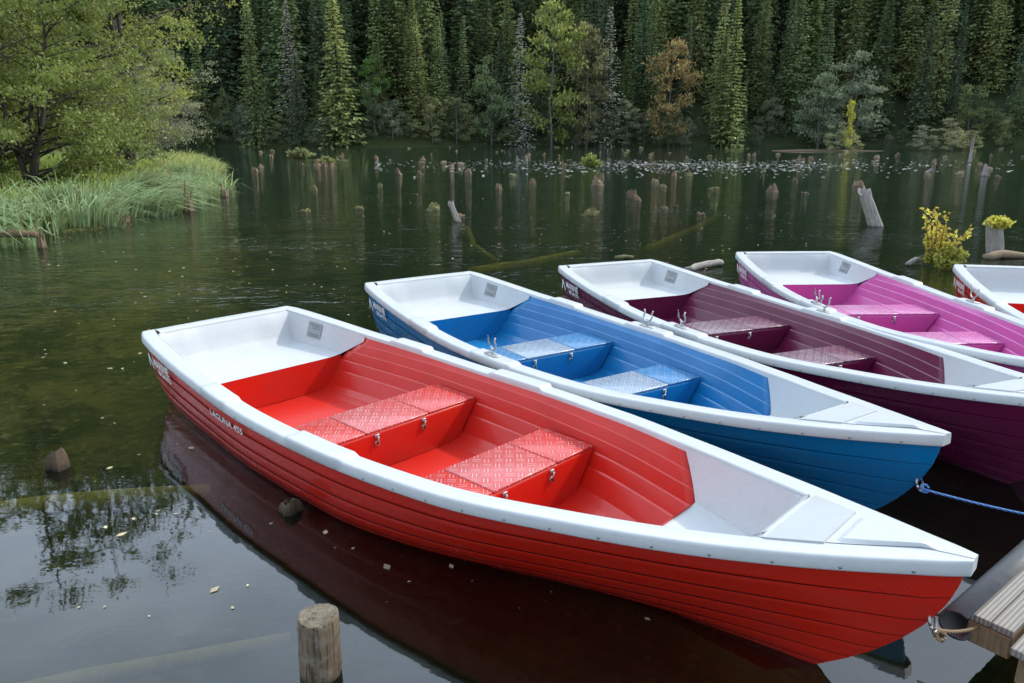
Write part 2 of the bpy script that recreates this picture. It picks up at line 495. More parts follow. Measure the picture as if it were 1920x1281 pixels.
def lettering(txt, size, shear=.25, stretch=1.3, off=.0014):
    cu = bpy.data.curves.new('txt', 'FONT'); cu.body = txt; cu.size = size; cu.shear = shear; cu.offset = off; cu.resolution_u = 3
    o = bpy.data.objects.new('txt', cu); scene.collection.objects.link(o)
    dg = bpy.context.evaluated_depsgraph_get(); me = bpy.data.meshes.new_from_object(o.evaluated_get(dg))
    bm = bmesh.new(); bm.from_mesh(me)
    V = [(v.co.x*stretch, v.co.y) for v in bm.verts]; F = [tuple(v.index for v in f.verts) for f in bm.faces]; bm.free()
    bpy.data.objects.remove(o); bpy.data.curves.remove(cu)
    return V, F
def wrap(V, F, s_start, z0, off=.015):
    out = []
    for (x, y) in V:
        s = s_start-x; z = z0+y
        out.append((s, hull_y(s, z)+off, z))
    return out, F

BOATGROUP = "rowing boats moored side by side at the jetty"
def place_boat(key, col, loc, ang, label, rowlocks=(0, 1), title=False, sheen=.25):
    R = build_boat_meshes(key, col, sheen)
    e = empty('rowing_boat', loc, ang)
    top(e, label, 'boat', BOATGROUP)
    for k in ('hull', 'gunwale', 'bow_deck', 'anti_slip_pad', 'stern_seat', 'inner_liner', 'maker_plate', 'mooring_ring'):
        obj(k, R[k], e)
    for body, lids, lat in R['bench']:
        b = obj('bench', body, e)
        for l in lids: obj('lid', l, b)
        for l in lat: obj('latch', l, b)
    for i in rowlocks: obj('rowlock', R['rowlock'][i], e)
    V, F = lettering('MARINE', .088, .1, 1.15, .003)
    p1 = wrap(V, F, 4.84, .350, .022)
    V, F = lettering('BOATS', .050, 0, 1.8, .002); p2 = wrap(V, F, 4.76, .298, .022)
    obj('logo', pymesh('logo', *merge([p1, p2])[:2], M_letter, False), e)
    em = wrap([(0, 0), (.028, 0), (.065, .11), (.095, .11), (.145, 0), (.115, 0), (.078, .075)], [(0, 1, 6, 2), (2, 6, 3), (3, 6, 5, 4)], 5.01, .305, .022)
    obj('emblem', pymesh('emblem', em[0], em[1], M_letter, False), e)
    if title:
        V, F = lettering('LAGUNA 455', .060, .3, 1.30, .0014); w_ = wrap(V, F, 3.80, .290)
        obj('lettering', pymesh('lettering', w_[0], w_[1], M_letter, False), e)
    return e

place_boat('red', (.62, .016, .006), (1.44, 2.05, 0), math.radians(136), "bright red rowing boat with white gunwale and red benches", rowlocks=(), title=True, sheen=.14)
place_boat('blue', (.002, .18, .45), (1.91, 3.04, 0), math.radians(123.3), "blue rowing boat with white gunwale and steel rowlocks", sheen=.65)
place_boat('purple', (.135, .004, .048), (2.95, 3.42, 0), math.radians(111.7), "dark purple rowing boat with white gunwale and rowlocks", sheen=.22)
place_boat('pink', (.58, .10, .37), (3.52, 3.84, 0), math.radians(92.6), "pink rowing boat with white gunwale, pink benches", sheen=.15)
place_boat('scarlet', (.62, .016, .006), (4.33, 2.92, 0), math.radians(78), "red rowing boat with white stern, partly out of view")

# ---------------------------------------------------------------- TERRAIN
xs_left = curve([-30, 8, 13, 18.5, 25, 32, 40, 62, 90, 112], [-9, -9.2, -9.0, -8.8, -9.9, -12.6, -15.6, -26, -46, -62])
def yfar(X): return 112+3*np.sin(X*.05)+2*np.sin(X*.13+1)
def height(X, Y):
    wob = .35*np.sin(Y*1.3)+.2*np.sin(Y*3.1+X)
    d = xs_left(Y)+wob-X
    zl = np.where(d > 0, .38*(1-np.exp(-d/1.2))+.02*np.clip(d, 0, 60), -.12*(1-np.exp(d/.8))-.02*np.clip(-d, 0, 6)-.14*np.clip(-d-6.5, 0, 10))
    d2 = Y-yfar(X)
    zh = np.where(d2 > 0, .6*(1-np.exp(-d2/2))+.74*np.clip(d2-1, 0, 175)-.5*np.clip(d2-176, 0, 400), -.4+.1*np.clip(d2, -15, 0))
    return np.maximum(zl, zh)
xa = np.concatenate([np.linspace(-260, -30, 40)[:-1], np.linspace(-30, 12, 110)[:-1], np.linspace(12, 280, 50)])
ya = np.concatenate([np.linspace(-30, 0, 6)[:-1], np.linspace(0, 60, 130)[:-1], np.linspace(60, 130, 60)[:-1], np.linspace(130, 420, 40)])
XX, YY = np.meshgrid(xa, ya, indexing='ij')
ZZ = height(XX, YY)+.03*np.sin(XX*2.1+YY*1.7)*np.sin(YY*2.3)
V = np.stack([XX, YY, ZZ], -1).reshape(-1, 3)
a, b = XX.shape
ii, jj = np.meshgrid(np.arange(a-1), np.arange(b-1), indexing='ij')
Q = np.stack([ii*b+jj, (ii+1)*b+jj, (ii+1)*b+jj+1, ii*b+jj+1], -1).reshape(-1, 4)
t = NT('ground_soil'); p = t.pos(); n1 = t.noise(p, 1.1, 6, .7); n2 = t.noise(p, 9, 5, .7); n3 = t.noise(p, 3.5, 6, .75, .6)
g = t.n('ShaderNodeNewGeometry'); sp = t.n('ShaderNodeSeparateXYZ'); t.l(g.outputs['Position'], sp.inputs[0])
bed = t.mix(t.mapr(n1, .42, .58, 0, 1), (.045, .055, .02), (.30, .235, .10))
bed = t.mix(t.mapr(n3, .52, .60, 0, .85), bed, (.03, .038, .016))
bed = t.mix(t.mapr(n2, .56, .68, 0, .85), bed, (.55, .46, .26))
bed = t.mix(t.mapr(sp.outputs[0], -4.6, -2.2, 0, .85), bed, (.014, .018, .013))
land = t.mix(t.mapr(n1, .35, .65, 0, 1), (.05, .075, .018), (.08, .10, .03))
hillc = t.mix(n2, (.035, .050, .022), (.06, .075, .035))
c = t.mix(t.mapr(sp.outputs[2], -.02, .06, 0, 1), bed, land)
c = t.mix(t.mapr(sp.outputs[1], 100, 114, 0, 1), c, hillc)
t.principled(c, .95, normal=t.bump(n2, .6, .05), spec=.1)
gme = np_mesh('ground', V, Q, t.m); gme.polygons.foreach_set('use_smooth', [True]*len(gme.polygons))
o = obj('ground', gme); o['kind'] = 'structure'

# water
t = NT('lake_water')
g = t.n('ShaderNodeNewGeometry'); sp = t.n('ShaderNodeSeparateXYZ'); t.l(g.outputs['Position'], sp.inputs[0])
n1 = t.noise(t.pos((.8, 1.9, 1)), 1.6, 3, .5, .6)
n2 = t.noise(t.pos((1, 2.0, 1)), 5.5, 3, .5, .4)
patch = t.noise(t.pos((.25, .5, 1)), .6, 3)
h = t.math('ADD', t.math('MULTIPLY', n1, .8), t.math('MULTIPLY', n2, .4))
st = t.mapr(sp.outputs[1], 3.8, 8.5, .008, .25)
st2 = t.mapr(sp.outputs[1], 14, 45, 0, .09)
stt = t.math('MULTIPLY', t.math('SUBTRACT', st, st2), t.mapr(patch, .35, .65, .45, 1.25))
nb = t.bump(h, stt, .16)
fr = t.n('ShaderNodeFresnel'); fr.inputs[0].default_value = 1.42; t.l(nb, fr.inputs['Normal'])
fac = t.math('ADD', fr.outputs[0], .02, clamp=True)
tr = t.n('ShaderNodeBsdfTransparent'); tr.inputs[0].default_value = (.74, .76, .50, 1)
df = t.n('ShaderNodeBsdfDiffuse'); df.inputs[0].default_value = (.012, .026, .015, 1)
gl = t.n('ShaderNodeBsdfGlossy'); gl.inputs['Roughness'].default_value = .02; gl.inputs[0].default_value = (.95, .97, 1, 1); t.l(nb, gl.inputs['Normal'])
bm_ = t.n('ShaderNodeMixShader'); t.l(t.mapr(sp.outputs[1], 3, 34, .10, .95), bm_.inputs[0]); t.l(tr.outputs[0], bm_.inputs[1]); t.l(df.outputs[0], bm_.inputs[2])
mx = t.n('ShaderNodeMixShader'); t.l(fac, mx.inputs[0]); t.l(bm_.outputs[0], mx.inputs[1]); t.l(gl.outputs[0], mx.inputs[2]); t.l(mx.outputs[0], t.out.inputs[0])
wme = pymesh('water', [(-260, -30, 0), (280, -30, 0), (280, 150, 0), (-260, 150, 0)], [(0, 1, 2, 3)], t.m, False)
o = obj('water', wme); o['kind'] = 'structure'

# ---------------------------------------------------------------- VEGETATION generators
def quads_from(base, dirv, side, ln, wd):
    ln = ln[:, None]; wd = wd[:, None]
    v = np.stack([base, base+dirv*ln*.45+side*wd*.5, base+dirv*ln, base+dirv*ln*.45-side*wd*.5], 1).reshape(-1, 3)
    q = np.arange(len(v)).reshape(-1, 4)
    return v, q
def unit(a): return a/np.maximum(np.linalg.norm(a, axis=1, keepdims=True), 1e-6)

def spruce(seed, H=28.0, R=3.0, whorl=.45, nb=7, nspray=8, dens=1.0, sz=1.0, z0=.03):
    r = np.random.default_rng(seed)
    B = []; D = []; S = []; LN = []; WD = []
    z = z0*H
    while z < H*.985:
        rel = z/H
        rad = R*(1-rel)**.95*min(1, .75+rel*3.0)
        k = max(4, int(nb*(.55+.45*(1-rel))))
        a0 = r.uniform(0, 6.28); wh = r.uniform(.82, 1.12)
        for i in range(k):
            if r.random() > dens: continue
            a = a0+6.283*i/k+r.normal(0, .2); rr = rad*wh*r.uniform(.7, 1.15)+.1
            droop = .12+.5*(1-rel)
            m = max(3, int(nspray*(.35+.65*rr/R)))
            tt = np.sort(r.uniform(.05, 1, m)); tt[-1] = .92
            out = np.array([math.cos(a), math.sin(a), 0]); tang = np.array([-math.sin(a), math.cos(a), 0])
            zc = z+r.normal(0, .06)-droop*rr*tt+.22*rr*tt**2.5
            base = out[None]*(rr*tt)[:, None]+tang[None]*(r.normal(0, .14, m)*rr*.6)[:, None]; base[:, 2] = zc
            dv = out[None]*r.uniform(.5, 1.1, m)[:, None]+tang[None]*r.normal(0, .6, m)[:, None]
            dv[:, 2] = r.uniform(-.85, -.05, m); dv = unit(dv)
            up = np.array([0, 0, 1.0])[None]+r.normal(0, .5, (m, 3))
            sd = unit(np.cross(dv, up))
            B.append(base); D.append(dv); S.append(sd)
            LN.append(r.uniform(.6, 1.1, m)*sz*(.45+.55*rr/R)); WD.append(r.uniform(.28, .5, m)*sz)
        z += whorl*r.uniform(.8, 1.2)*(.6+.4*(1-rel)**.5)
    return quads_from(np.concatenate(B), np.concatenate(D), np.concatenate(S), np.concatenate(LN), np.concatenate(WD))

def branchy(seed, H, R, n, base_r=.25, low=.25, lean=0.0, stems=1, thin=0.0):
    r = random.Random(seed); parts = []; tips = []
    for s_ in range(stems):
        a0 = r.uniform(0, 6.28); sp_ = 0 if stems == 1 else r.uniform(.1, .35)*R
        topx = math.cos(a0)*sp_*1.6; topy = math.sin(a0)*sp_*1.6
        path = [(0, 0, -.3)]; hh = H*(1 if s_ == 0 else r.uniform(.6, .95))
        for i in range(1, 7):
            f = i/6; path.append((topx*f+r.gauss(0, .03*R)+lean*f*f*H, topy*f+r.gauss(0, .03*R), hh*.92*f))
        parts.append(tube(path, [base_r/(stems**.5)*(1-.9*i/6)+.012 for i in range(7)], 7))
        for k in range(n//stems):
            f = low+(1-low)*(k+r.random())/(n//stems)*.97; i = min(int(f*6), 5); g_ = f*6-i
            p0 = Vector(path[i]).lerp(Vector(path[i+1]), g_)
            a = r.uniform(0, 6.28); prof = math.sin(math.pi*min(1, (f-low)/(1-low)*.75+.22))**.7
            ln = R*prof*r.uniform(.45, 1.2)
            up = r.uniform(.1, .6)
            p1 = p0+Vector((math.cos(a)*ln*.5, math.sin(a)*ln*.5, ln*.5*up+.1)); p2 = p0+Vector((math.cos(a)*ln, math.sin(a)*ln, ln*up*.8))
            br = base_r*.25*(1-f*.7)
            parts.append(tube([p0, p1, p2], [br, br*.6, .006], 5))
            if r.random() > thin: tips += [tuple(p1.lerp(p2, .3)), tuple(p2)]
            for _ in range(2):
                b = a+r.uniform(-1, 1); l2 = ln*r.uniform(.25, .5); q = p1+Vector((math.cos(b)*l2, math.sin(b)*l2, r.uniform(-.1, .6)*l2))
                parts.append(tube([p1, q], [br*.5, .005], 4)); tips.append(tuple(q))
    V, F, M = merge(parts); return V, F, np.array(tips)

def leaves(seed, centres, per, spread, size, droop=0.0):
    r = np.random.default_rng(seed); n = len(centres)*per
    c = np.repeat(centres, per, axis=0); sc = np.repeat(r.uniform(.5, 1.35, len(centres)), per)[:, None]
    off = r.normal(0, 1, (n, 3)); off = unit(off)*(r.uniform(0, 1, (n, 1))**.7)*spread*sc*np.array([1, 1, .5])
    base = c+off
    dv = r.normal(0, 1, (n, 3)); dv[:, 2] -= droop; dv = unit(dv); sd = unit(np.cross(dv, r.normal(0, 1, (n, 3))))
    ln = r.uniform(.7, 1.3, n)*size; return quads_from(base, dv, sd, ln, ln*.55)

def tree_thing(name, loc, rot, scale, trunk_me, crown_me, color, label, category, group=None, tilt=(0, 0)):
    e = bpy.data.objects.new(name, None); link(e); e.location = loc; e.rotation_euler = (tilt[0], tilt[1], rot)
    e.scale = scale if isinstance(scale, (tuple, list)) else (scale,)*3
    top(e, label, category, group)
    if trunk_me: obj('trunk', trunk_me, e)
    c_ = obj('crown', crown_me, e); c_.color = (*color, 1)
    return e

spr = []
for i in range(8):
    v, q = spruce(100+i, 28, 2.9+.3*i, random.choice([.5, .56, .64]), 12, 12, random.choice([.96, .9, .82]), random.choice([.85, .95, 1.05]))
    spr.append(np_mesh('spruce_crown', v, q, M_spruce))
v, q = spruce(160, 28, 4.0, .55, 9, 10, .75, .75); spr_sparse = np_mesh('dead_spruce_crown', v, q, M_spruce)
V, F = tube([(0, 0, -1), (0, 0, 6), (.05, 0, 16), (0, 0, 27.5)], [.28, .22, .13, .03], 8); spr_trunk = pymesh('spruce_trunk', V, F, M_darkbark)

def gz(X, Y): return float(height(np.array(X), np.array(Y)))
G_SP = "spruce trees of the forest above the far shore"
cnt = 0
GREENS = [(.20, .265, .12), (.22, .29, .12), (.165, .235, .12), (.25, .31, .12), (.20, .26, .145), (.30, .335, .13)]
for row in range(7):
    d0 = 2.5+row*4.6; spx = 4.4 if row > 0 else 4.8
    X = -84+random.uniform(0, 3)
    while X < 96 and cnt < 290:
        x = X+random.uniform(-2.0, 2.0); y = float(yfar(np.array(x)))+d0+random.uniform(-2.2, 2.2)
        if row == 0: s = random.choice([random.uniform(.25, .45), random.uniform(.4, .8)])
        elif row == 1: s = random.uniform(.5, .95)
        elif row == 2: s = random.uniform(.65, 1.05)
        else: s = random.uniform(.75, 1.15)
        c_ = random.choice(GREENS); k = random.uniform(.7, 1.2)
        lb = "tall dark green spruce on the forested slope" if s > .75 else "smaller green spruce at the foot of the slope"
        wd = s*random.uniform(.75, 1.2)*(1.1 if s < .7 else 1.0)
        tree_thing('spruce_tree', (x, y, gz(x, y)-.2), random.uniform(0, 6.28), (wd, wd, s), spr_trunk, random.choice(spr), tuple(cc*k for cc in c_), lb, 'tree', G_SP, (random.uniform(-.025, .025), random.uniform(-.025, .025)))
        cnt += 1; X += spx*random.uniform(.6, 1.45)
for (x, y, h, c_, me, lb) in [(-31.5, 112.5, 18, (.50, .46, .39), spr_sparse, "bare grey dying spruce at the water's edge"),
                              (1.2, 112.5, 19, (.44, .46, .39), spr_sparse, "thin grey-green spruce with sparse branches"),
                              (31.5, 112.5, 21, (.32, .38, .14), spr[1], "light green spruce standing at the shore"),
                              (-10.5, 113, 16, (.28, .34, .14), spr[2], "light green spruce standing at the shore"),
                              (14, 114, 20, (.36, .38, .29), spr_sparse, "thin grey-green spruce with sparse branches")]:
    tree_thing('spruce_tree', (x, y, gz(x, y)-.2), random.uniform(0, 6), (h/28*1.15, h/28*1.15, h/28), spr_trunk, me, c_, lb, 'tree', G_SP)
lows = [spruce(200+i, 28, 3.6, 1.1, 7, 6, 1, 1.7) for i in range(3)]
VV = []; QQ = []; off = 0
d0 = 36
while d0 < 172:
    X = -165.0
    while X < 190:
        x = X+random.uniform(-2, 2); y = float(yfar(np.array(x)))+d0+random.uniform(-2, 2)
        v, q = random.choice(lows); s = random.uniform(.75, 1.1); a = random.uniform(0, 6.28); ca, sa = math.cos(a), math.sin(a)
        w = v@np.array([[ca, sa, 0], [-sa, ca, 0], [0, 0, 1]])*s+np.array([x, y, gz(x, y)-.3])
        VV.append(w); QQ.append(q+off); off += len(v); X += random.uniform(5, 8)
    d0 += 7.5
for X in list(np.arange(-165, -84, 5.5))+list(np.arange(97, 190, 6)):
    for dd in (4, 12, 20, 28):
        x = X+random.uniform(-2, 2); y = float(yfar(np.array(x)))+dd
        v, q = random.choice(lows); w = v*random.uniform(.8, 1.05)+np.array([x, y, gz(x, y)-.3]); VV.append(w); QQ.append(q+off); off += len(v)
o = obj('spruce_forest', np_mesh('spruce_forest', np.concatenate(VV), np.concatenate(QQ), M_spruce)); o['kind'] = 'stuff'; o.color = (.15, .205, .105, 1)
o["label"] = "dense dark spruce forest covering the steep hillside"; o["category"] = "forest"

bl = []
for i in range(5):
    V, F, tips = branchy(300+i, 8, 2.6, 36, .10, .06, 0, 1+i % 3, .3)
    tm = pymesh('shrub_trunk', V, F, M_greybark); v, q = leaves(310+i, tips, 30, .7, .25); bl.append((tm, np_mesh('shrub_crown', v, q, M_leaf)))
G_BL = "broadleaf trees and bushes along the far shore"
def far_bl(x, y, h, c_, lb, nm='broadleaf_tree', wide=1.0, cat='tree', k=2.2):
    tm, cm = random.choice(bl); s = h/8
    tree_thing(nm, (x, y, max(gz(x, y), 0)-.1), random.uniform(0, 6), (s*wide, s*wide, s), tm, cm, tuple(c*k for c in c_), lb, cat, G_BL)
X = -52
while X < 92:
    x = X; y = float(yfar(np.array(x)))+random.uniform(-.8, 2.2)
    c_ = random.choice([(.11, .13, .075), (.095, .12, .06), (.13, .145, .09), (.085, .11, .045), (.14, .15, .065)])
    h = random.choice([random.uniform(1.5, 3.0), random.uniform(2.5, 5), random.uniform(4, 8.5)])
    far_bl(x, y, h, c_, "grey-green leafy bush at the water's edge", 'bush', random.uniform(.7, 1.2), 'bush', 1.9); X += random.uniform(1.4, 3.2)
for (x, y, h, c_, lb, w) in [(5.8, 113.5, 20.5, (.145, .165, .045), "tall yellow-green broadleaf tree among the spruces", .75),
                             (11, 114, 18, (.125, .12, .055), "brownish broadleaf tree at the forest edge", .6),
                             (23, 113.5, 15.5, (.175, .13, .055), "orange-tinged autumn tree at the forest edge", .75),
                             (-20, 112.5, 10, (.09, .155, .035), "bright green young tree at the shore", .6),
                             (48, 111, 14, (.12, .145, .09), "wide grey-green willow on the far shore", 1.0),
                             (44, 111, 10.5, (.11, .135, .08), "wide grey-green willow on the far shore", 1.0),
                             (-3, 113, 13, (.09, .12, .055), "green broadleaf tree at the forest edge", .7),
                             (-38, 111, 6, (.12, .14, .10), "pale grey-green tree leaning over the water", .8),
                             (66, 112, 9, (.11, .13, .05), "green broadleaf tree at the forest edge", .8),
                             (78, 112, 11, (.08, .11, .05), "green broadleaf tree at the forest edge", .9)]:
    far_bl(x, y, h, c_, lb, wide=w)
for (x, y, h, c_, w) in [(36, 86, 3.4, (.16, .17, .09), 1.2), (38.5, 87, 2.6, (.17, .17, .08), 1.3), (46, 86, 3.0, (.15, .16, .10), 1.5), (48.5, 85, 3.8, (.17, .17, .09), 1.2), (51, 86, 2.4, (.14, .15, .07), 1.5)]:
    far_bl(x, y, h, c_, "low tangled bush growing out of the lake", 'bush', w, 'bush', 1.8)
tree_thing('young_birch', (37.3, 86, -.1), 1, (.26, .26, .72), bl[0][0], bl[0][1], (.50, .48, .06), "slim young birch with bright yellow leaves", 'tree', G_BL)

def big_tree(x, y, H, R, n, per, spread, leafs, col, label, seed, stems=3, low=.12, name='willow_tree', base_r=.3, cat='tree', trunkmat=M_bark, thin=0.0):
    V, F, tips = branchy(seed, H, R, n, base_r, low, 0, stems, thin)
    tm = pymesh(name+'_trunk', V, F, trunkmat); v, q = leaves(seed+1, tips, per, spread, leafs, .4)
    tree_thing(name, (x, y, max(gz(x, y), 0)-.05), 0, 1.0, tm, np_mesh(name+'_crown', v, q, M_leaf), col, label, cat)
big_tree(-16.9, 25, 16.5, 6.1, 150, 72, .80, .14, (.25, .29, .07), "large leafy green willow on the grassy bank", 41, 4, .05, thin=.3)
big_tree(-13.6, 21.5, 6.2, 2.9, 80, 80, .55, .11, (.22, .265, .065), "rounded green willow bush beside the reeds", 43, 4, .04, 'willow_bush', .16, 'bush', thin=.2)
big_tree(-17.4, 35, 15.0, 5.3, 80, 50, .75, .16, (.31, .33, .075), "tall tree with yellowing leaves on the bank", 45, 3, .10, thin=.4)
big_tree(-15.0, 29, 4.5, 2.4, 60, 50, .55, .12, (.25, .29, .10), "leafy green bush behind the tall grass", 46, 4, .05, 'willow_bush', .14, 'bush', M_greybark)
big_tree(-21.0, 45, 7.0, 3.6, 60, 40, .65, .13, (.28, .29, .17), "grey-green bush at the end of the bank", 47, 4, .05, 'willow_bush', .14, 'bush', M_greybark, .3)
big_tree(-22.5, 31, 12, 4.8, 80, 75, .95, .14, (.21, .26, .06), "green tree behind the willow on the bank", 49, 3, .05)
big_tree(-16.4, 19.5, 4.6, 2.4, 60, 80, .5, .10, (.30, .35, .08), "leafy green bush on the grassy bank", 51, 4, .04, 'willow_bush', .1, 'bush')
big_tree(-24.0, 52, 5.0, 3.4, 60, 6, .6, .10, (.26, .25, .18), "bare grey bush at the waterline", 53, 5, .03, 'bare_bush', .12, 'bush', M_greybark)

def blades(seed, n, region, hmin, hmax, width, lean):
    r = np.random.default_rng(seed); pts = region(r, n); n = len(pts)
    cl = .55+.45*np.sin(pts[:, 0]*2.7+np.sin(pts[:, 1]*1.9)*2)*np.sin(pts[:, 1]*2.2)
    h = r.uniform(hmin, hmax, n)*(.7+.35*cl); a = r.uniform(0, 6.28, n)
    dirx = np.sin(pts[:, 0]*1.3+pts[:, 1]*.7)
    ln = lean*np.stack([.8+.5*dirx, -.3+.5*dirx], 1)+r.normal(0, .28, (n, 2))
    wd = width*r.uniform(.7, 1.3, n)
    wv = np.stack([np.cos(a), np.sin(a), np.zeros(n)], 1)*wd[:, None]*.5
    rows = []
    for f, wf in ((0, 1), (.4, .9), (.75, .6), (1.0, .08)):
        c = pts.copy(); c[:, :2] += ln*(h*f**2.2)[:, None]; c[:, 2] += h*(f-.27*f**3*np.linalg.norm(ln, axis=1)*2)
        rows += [c-wv*wf, c+wv*wf]
    v = np.stack(rows, 1).reshape(-1, 3); k = np.arange(n)[:, None]*8
    q = np.concatenate([k+np.array([0, 1, 3, 2])[None], k+np.array([2, 3, 5, 4])[None], k+np.array([4, 5, 7, 6])[None]], 0)
    return v, q
def shore_region(d0, d1, y0, y1, power=1.0, thr=.15):
    def f(r, n):
        Y = y0+(y1-y0)*r.uniform(0, 1, n)**power
        d = r.uniform(d0, d1, n)+.35*np.sin(Y*2.3)+.2*np.sin(Y*5.1); X = xs_left(Y)-d
        keep = (np.sin(X*3.1+Y*1.3)*np.sin(Y*2.7-X)+r.uniform(-.6, 1.4, n)) > thr
        X = X[keep]; Y = Y[keep]; return np.stack([X, Y, np.maximum(height(X, Y), -.1)-.02], 1)
    return f
v, q = blades(1, 7500, shore_region(-.2, 1.3, 10, 27, 1.1, .35), .55, 1.3, .042, .85)
o = obj('reeds', np_mesh('reeds', v, q, M_grass)); o['kind'] = 'stuff'; o.color = (.33, .42, .21, 1); o["label"] = "dense blue-green reeds leaning over the waterline"; o["category"] = "reeds"
v, q = blades(2, 6500, shore_region(-.1, 2.2, 23, 46, 1.0, .3), .35, .95, .06, .55)
o = obj('tall_grass', np_mesh('tall_grass', v, q, M_grass)); o['kind'] = 'stuff'; o.color = (.44, .48, .18, 1); o["label"] = "tall pale green grass along the bank"; o["category"] = "grass"
v, q = blades(3, 26000, shore_region(1.0, 10, 9, 45, 1.0), .12, .42, .038, .2)
o = obj('bank_grass', np_mesh('bank_grass', v, q, M_grass)); o['kind'] = 'stuff'; o.color = (.36, .44, .11, 1); o["label"] = "short green grass on the bank under the trees"; o["category"] = "grass"

# ---------------------------------------------------------------- STUMPS
def stump_mesh(seed, mat, jag=.3, n=14, flare=1.25):
    r = random.Random(seed); V = []; F = []
    prof = [r.uniform(.68, 1.25) for _ in range(n)]; ph = r.uniform(0, 6.28); sl = r.uniform(.0, .35)
    tops = [1+r.uniform(-jag*1.3, jag*.5)+sl*math.cos(2*math.pi*k/n+ph) for k in range(n)]
    for (h, w) in ((-.25, flare*1.1), (0, flare), (.2, 1.05), (.5, .97), (.75, .9)):
        for k in range(n):
            a = 2*math.pi*k/n; V.append((.5*w*prof[k]*math.cos(a), .5*w*prof[k]*math.sin(a), h if h < .7 else .75*tops[k]))
    for k in range(n):
        a = 2*math.pi*k/n; V.append((.5*.72*prof[k]*math.cos(a), .5*.72*prof[k]*math.sin(a), tops[k]))
    for k in range(n):
        a = 2*math.pi*k/n; V.append((.2*prof[k]*math.cos(a), .2*prof[k]*math.sin(a), .66+.1*r.uniform(-1, 1)))
    V.append((0, 0, .62))
    for i in range(6):
        for k in range(n): F.append((i*n+k, i*n+(k+1) % n, (i+1)*n+(k+1) % n, (i+1)*n+k))
    for k in range(n): F.append((6*n+k, 6*n+(k+1) % n, 7*n))
    return pymesh('tree_stump', V, F, mat, False)
stA = [stump_mesh(i, M_stump, .4, flare=1.5) for i in range(8)]; stM = [stump_mesh(10+i, M_stumpmoss, .3, flare=1.5) for i in range(4)]
stD = [stump_mesh(20+i, M_stumpdark, .12) for i in range(2)]; stW = [stump_mesh(30+i, M_stumpwhite, .12, flare=1.1) for i in range(2)]
G_ST = "old tree stumps standing in the lake"
def stump(x, y, w, h, kind='A', tilt=(0, 0), label=None):
    me = random.choice({'A': stA, 'M': stM, 'D': stD, 'W': stW}[kind])
    o = obj('tree_stump', me, None, (x, y, -.02)); o.scale = (w, w*random.uniform(.7, 1.1), h); o.rotation_euler = (tilt[0], tilt[1], random.uniform(-3, 3))
    top(o, label or {'A': "weathered brown stump rising from the lake", 'M': "mossy brown stump rising from the lake", 'D': "dark wet stump just above the water", 'W': "bleached grey stump rising from the lake"}[kind], 'stump', G_ST)
ST = [(-480, 39, .28, .25, 'A', 0, 0), (-373, 26, .26, .20, 'M', 0, 0), (-392, 18.8, .28, .09, 'M', 0, 0), (-362, 47, .6, .36, 'A', 0, 0), (-350, 44, .45, .32, 'A', 0, 0), (-335, 44, .4, .28, 'A', 0, 0),
      (-315, 66, .3, .26, 'A', 0, 0), (-252, 59, .3, .26, 'A', 0, 0), (-212, 36, .2, .36, 'A', 0, .6), (-172, 36, .25, .2, 'A', 0, 0), (-290, 19.5, .27, .1, 'M', 0, 0), (-148, 19.2, .30, .2, 'M', 0, .15),
      (-112, 41, .3, .38, 'A', 0, .4), (-82, 37.5, .35, .22, 'A', 0, 0), (-25, 26.5, .2, .22, 'A', 0, 0), (38, 29.5, .22, .22, 'A', 0, 0), (95, 45, .3, .30, 'A', 0, 0), (10, 56, .12, .28, 'W', 0, 0),
      (28, 53, .12, .24, 'W', 0, 0), (148, 17.9, .29, .18, 'M', 0, .2), (160, 28.5, .36, .32, 'A', 0, 0), (168, 32.5, .24, .28, 'A', 0, 0), (225, 22.8, .30, .26, 'A', 0, 0), (236, 22.0, .2, .18, 'A', 0, 0),
      (268, 30, .34, .20, 'A', 0, 0), (302, 34.5, .24, .20, 'A', 0, 0), (180, 54, .25, .24, 'A', 0, 0), (325, 58, .25, .24, 'A', 0, 0), (488, 25.6, .36, .26, 'A', 0, 0), (530, 30.8, .26, .2, 'A', 0, 0),
      (440, 66, .3, .26, 'A', 0, 0), (450, 68, .3, .26, 'A', 0, 0), (555, 58, .3, .25, 'A', 0, 0), (645, 28, .22, .2, 'A', 0, 0), (655, 28, .22, .22, 'A', 0, 0), (786, 50, .3, .28, 'A', 0, 0), (837, 36, .28, .22, 'A', 0, 0),
      (852, 52, .22, 1.3, 'W', 0, 0), (883, 35, .26, .45, 'W', 0, .1), (890, 64, .3, .25, 'A', 0, 0), (775, 38, .2, .28, 'W', 0, -.9), (310, 20.2, .12, .06, 'D', 0, 0), (-180, 24, .12, .08, 'D', 0, 0)]
for (k, Y, w, h, kd, tx, ty) in ST: stump(k*Y/1428, Y, w, h, kd, (tx, ty))
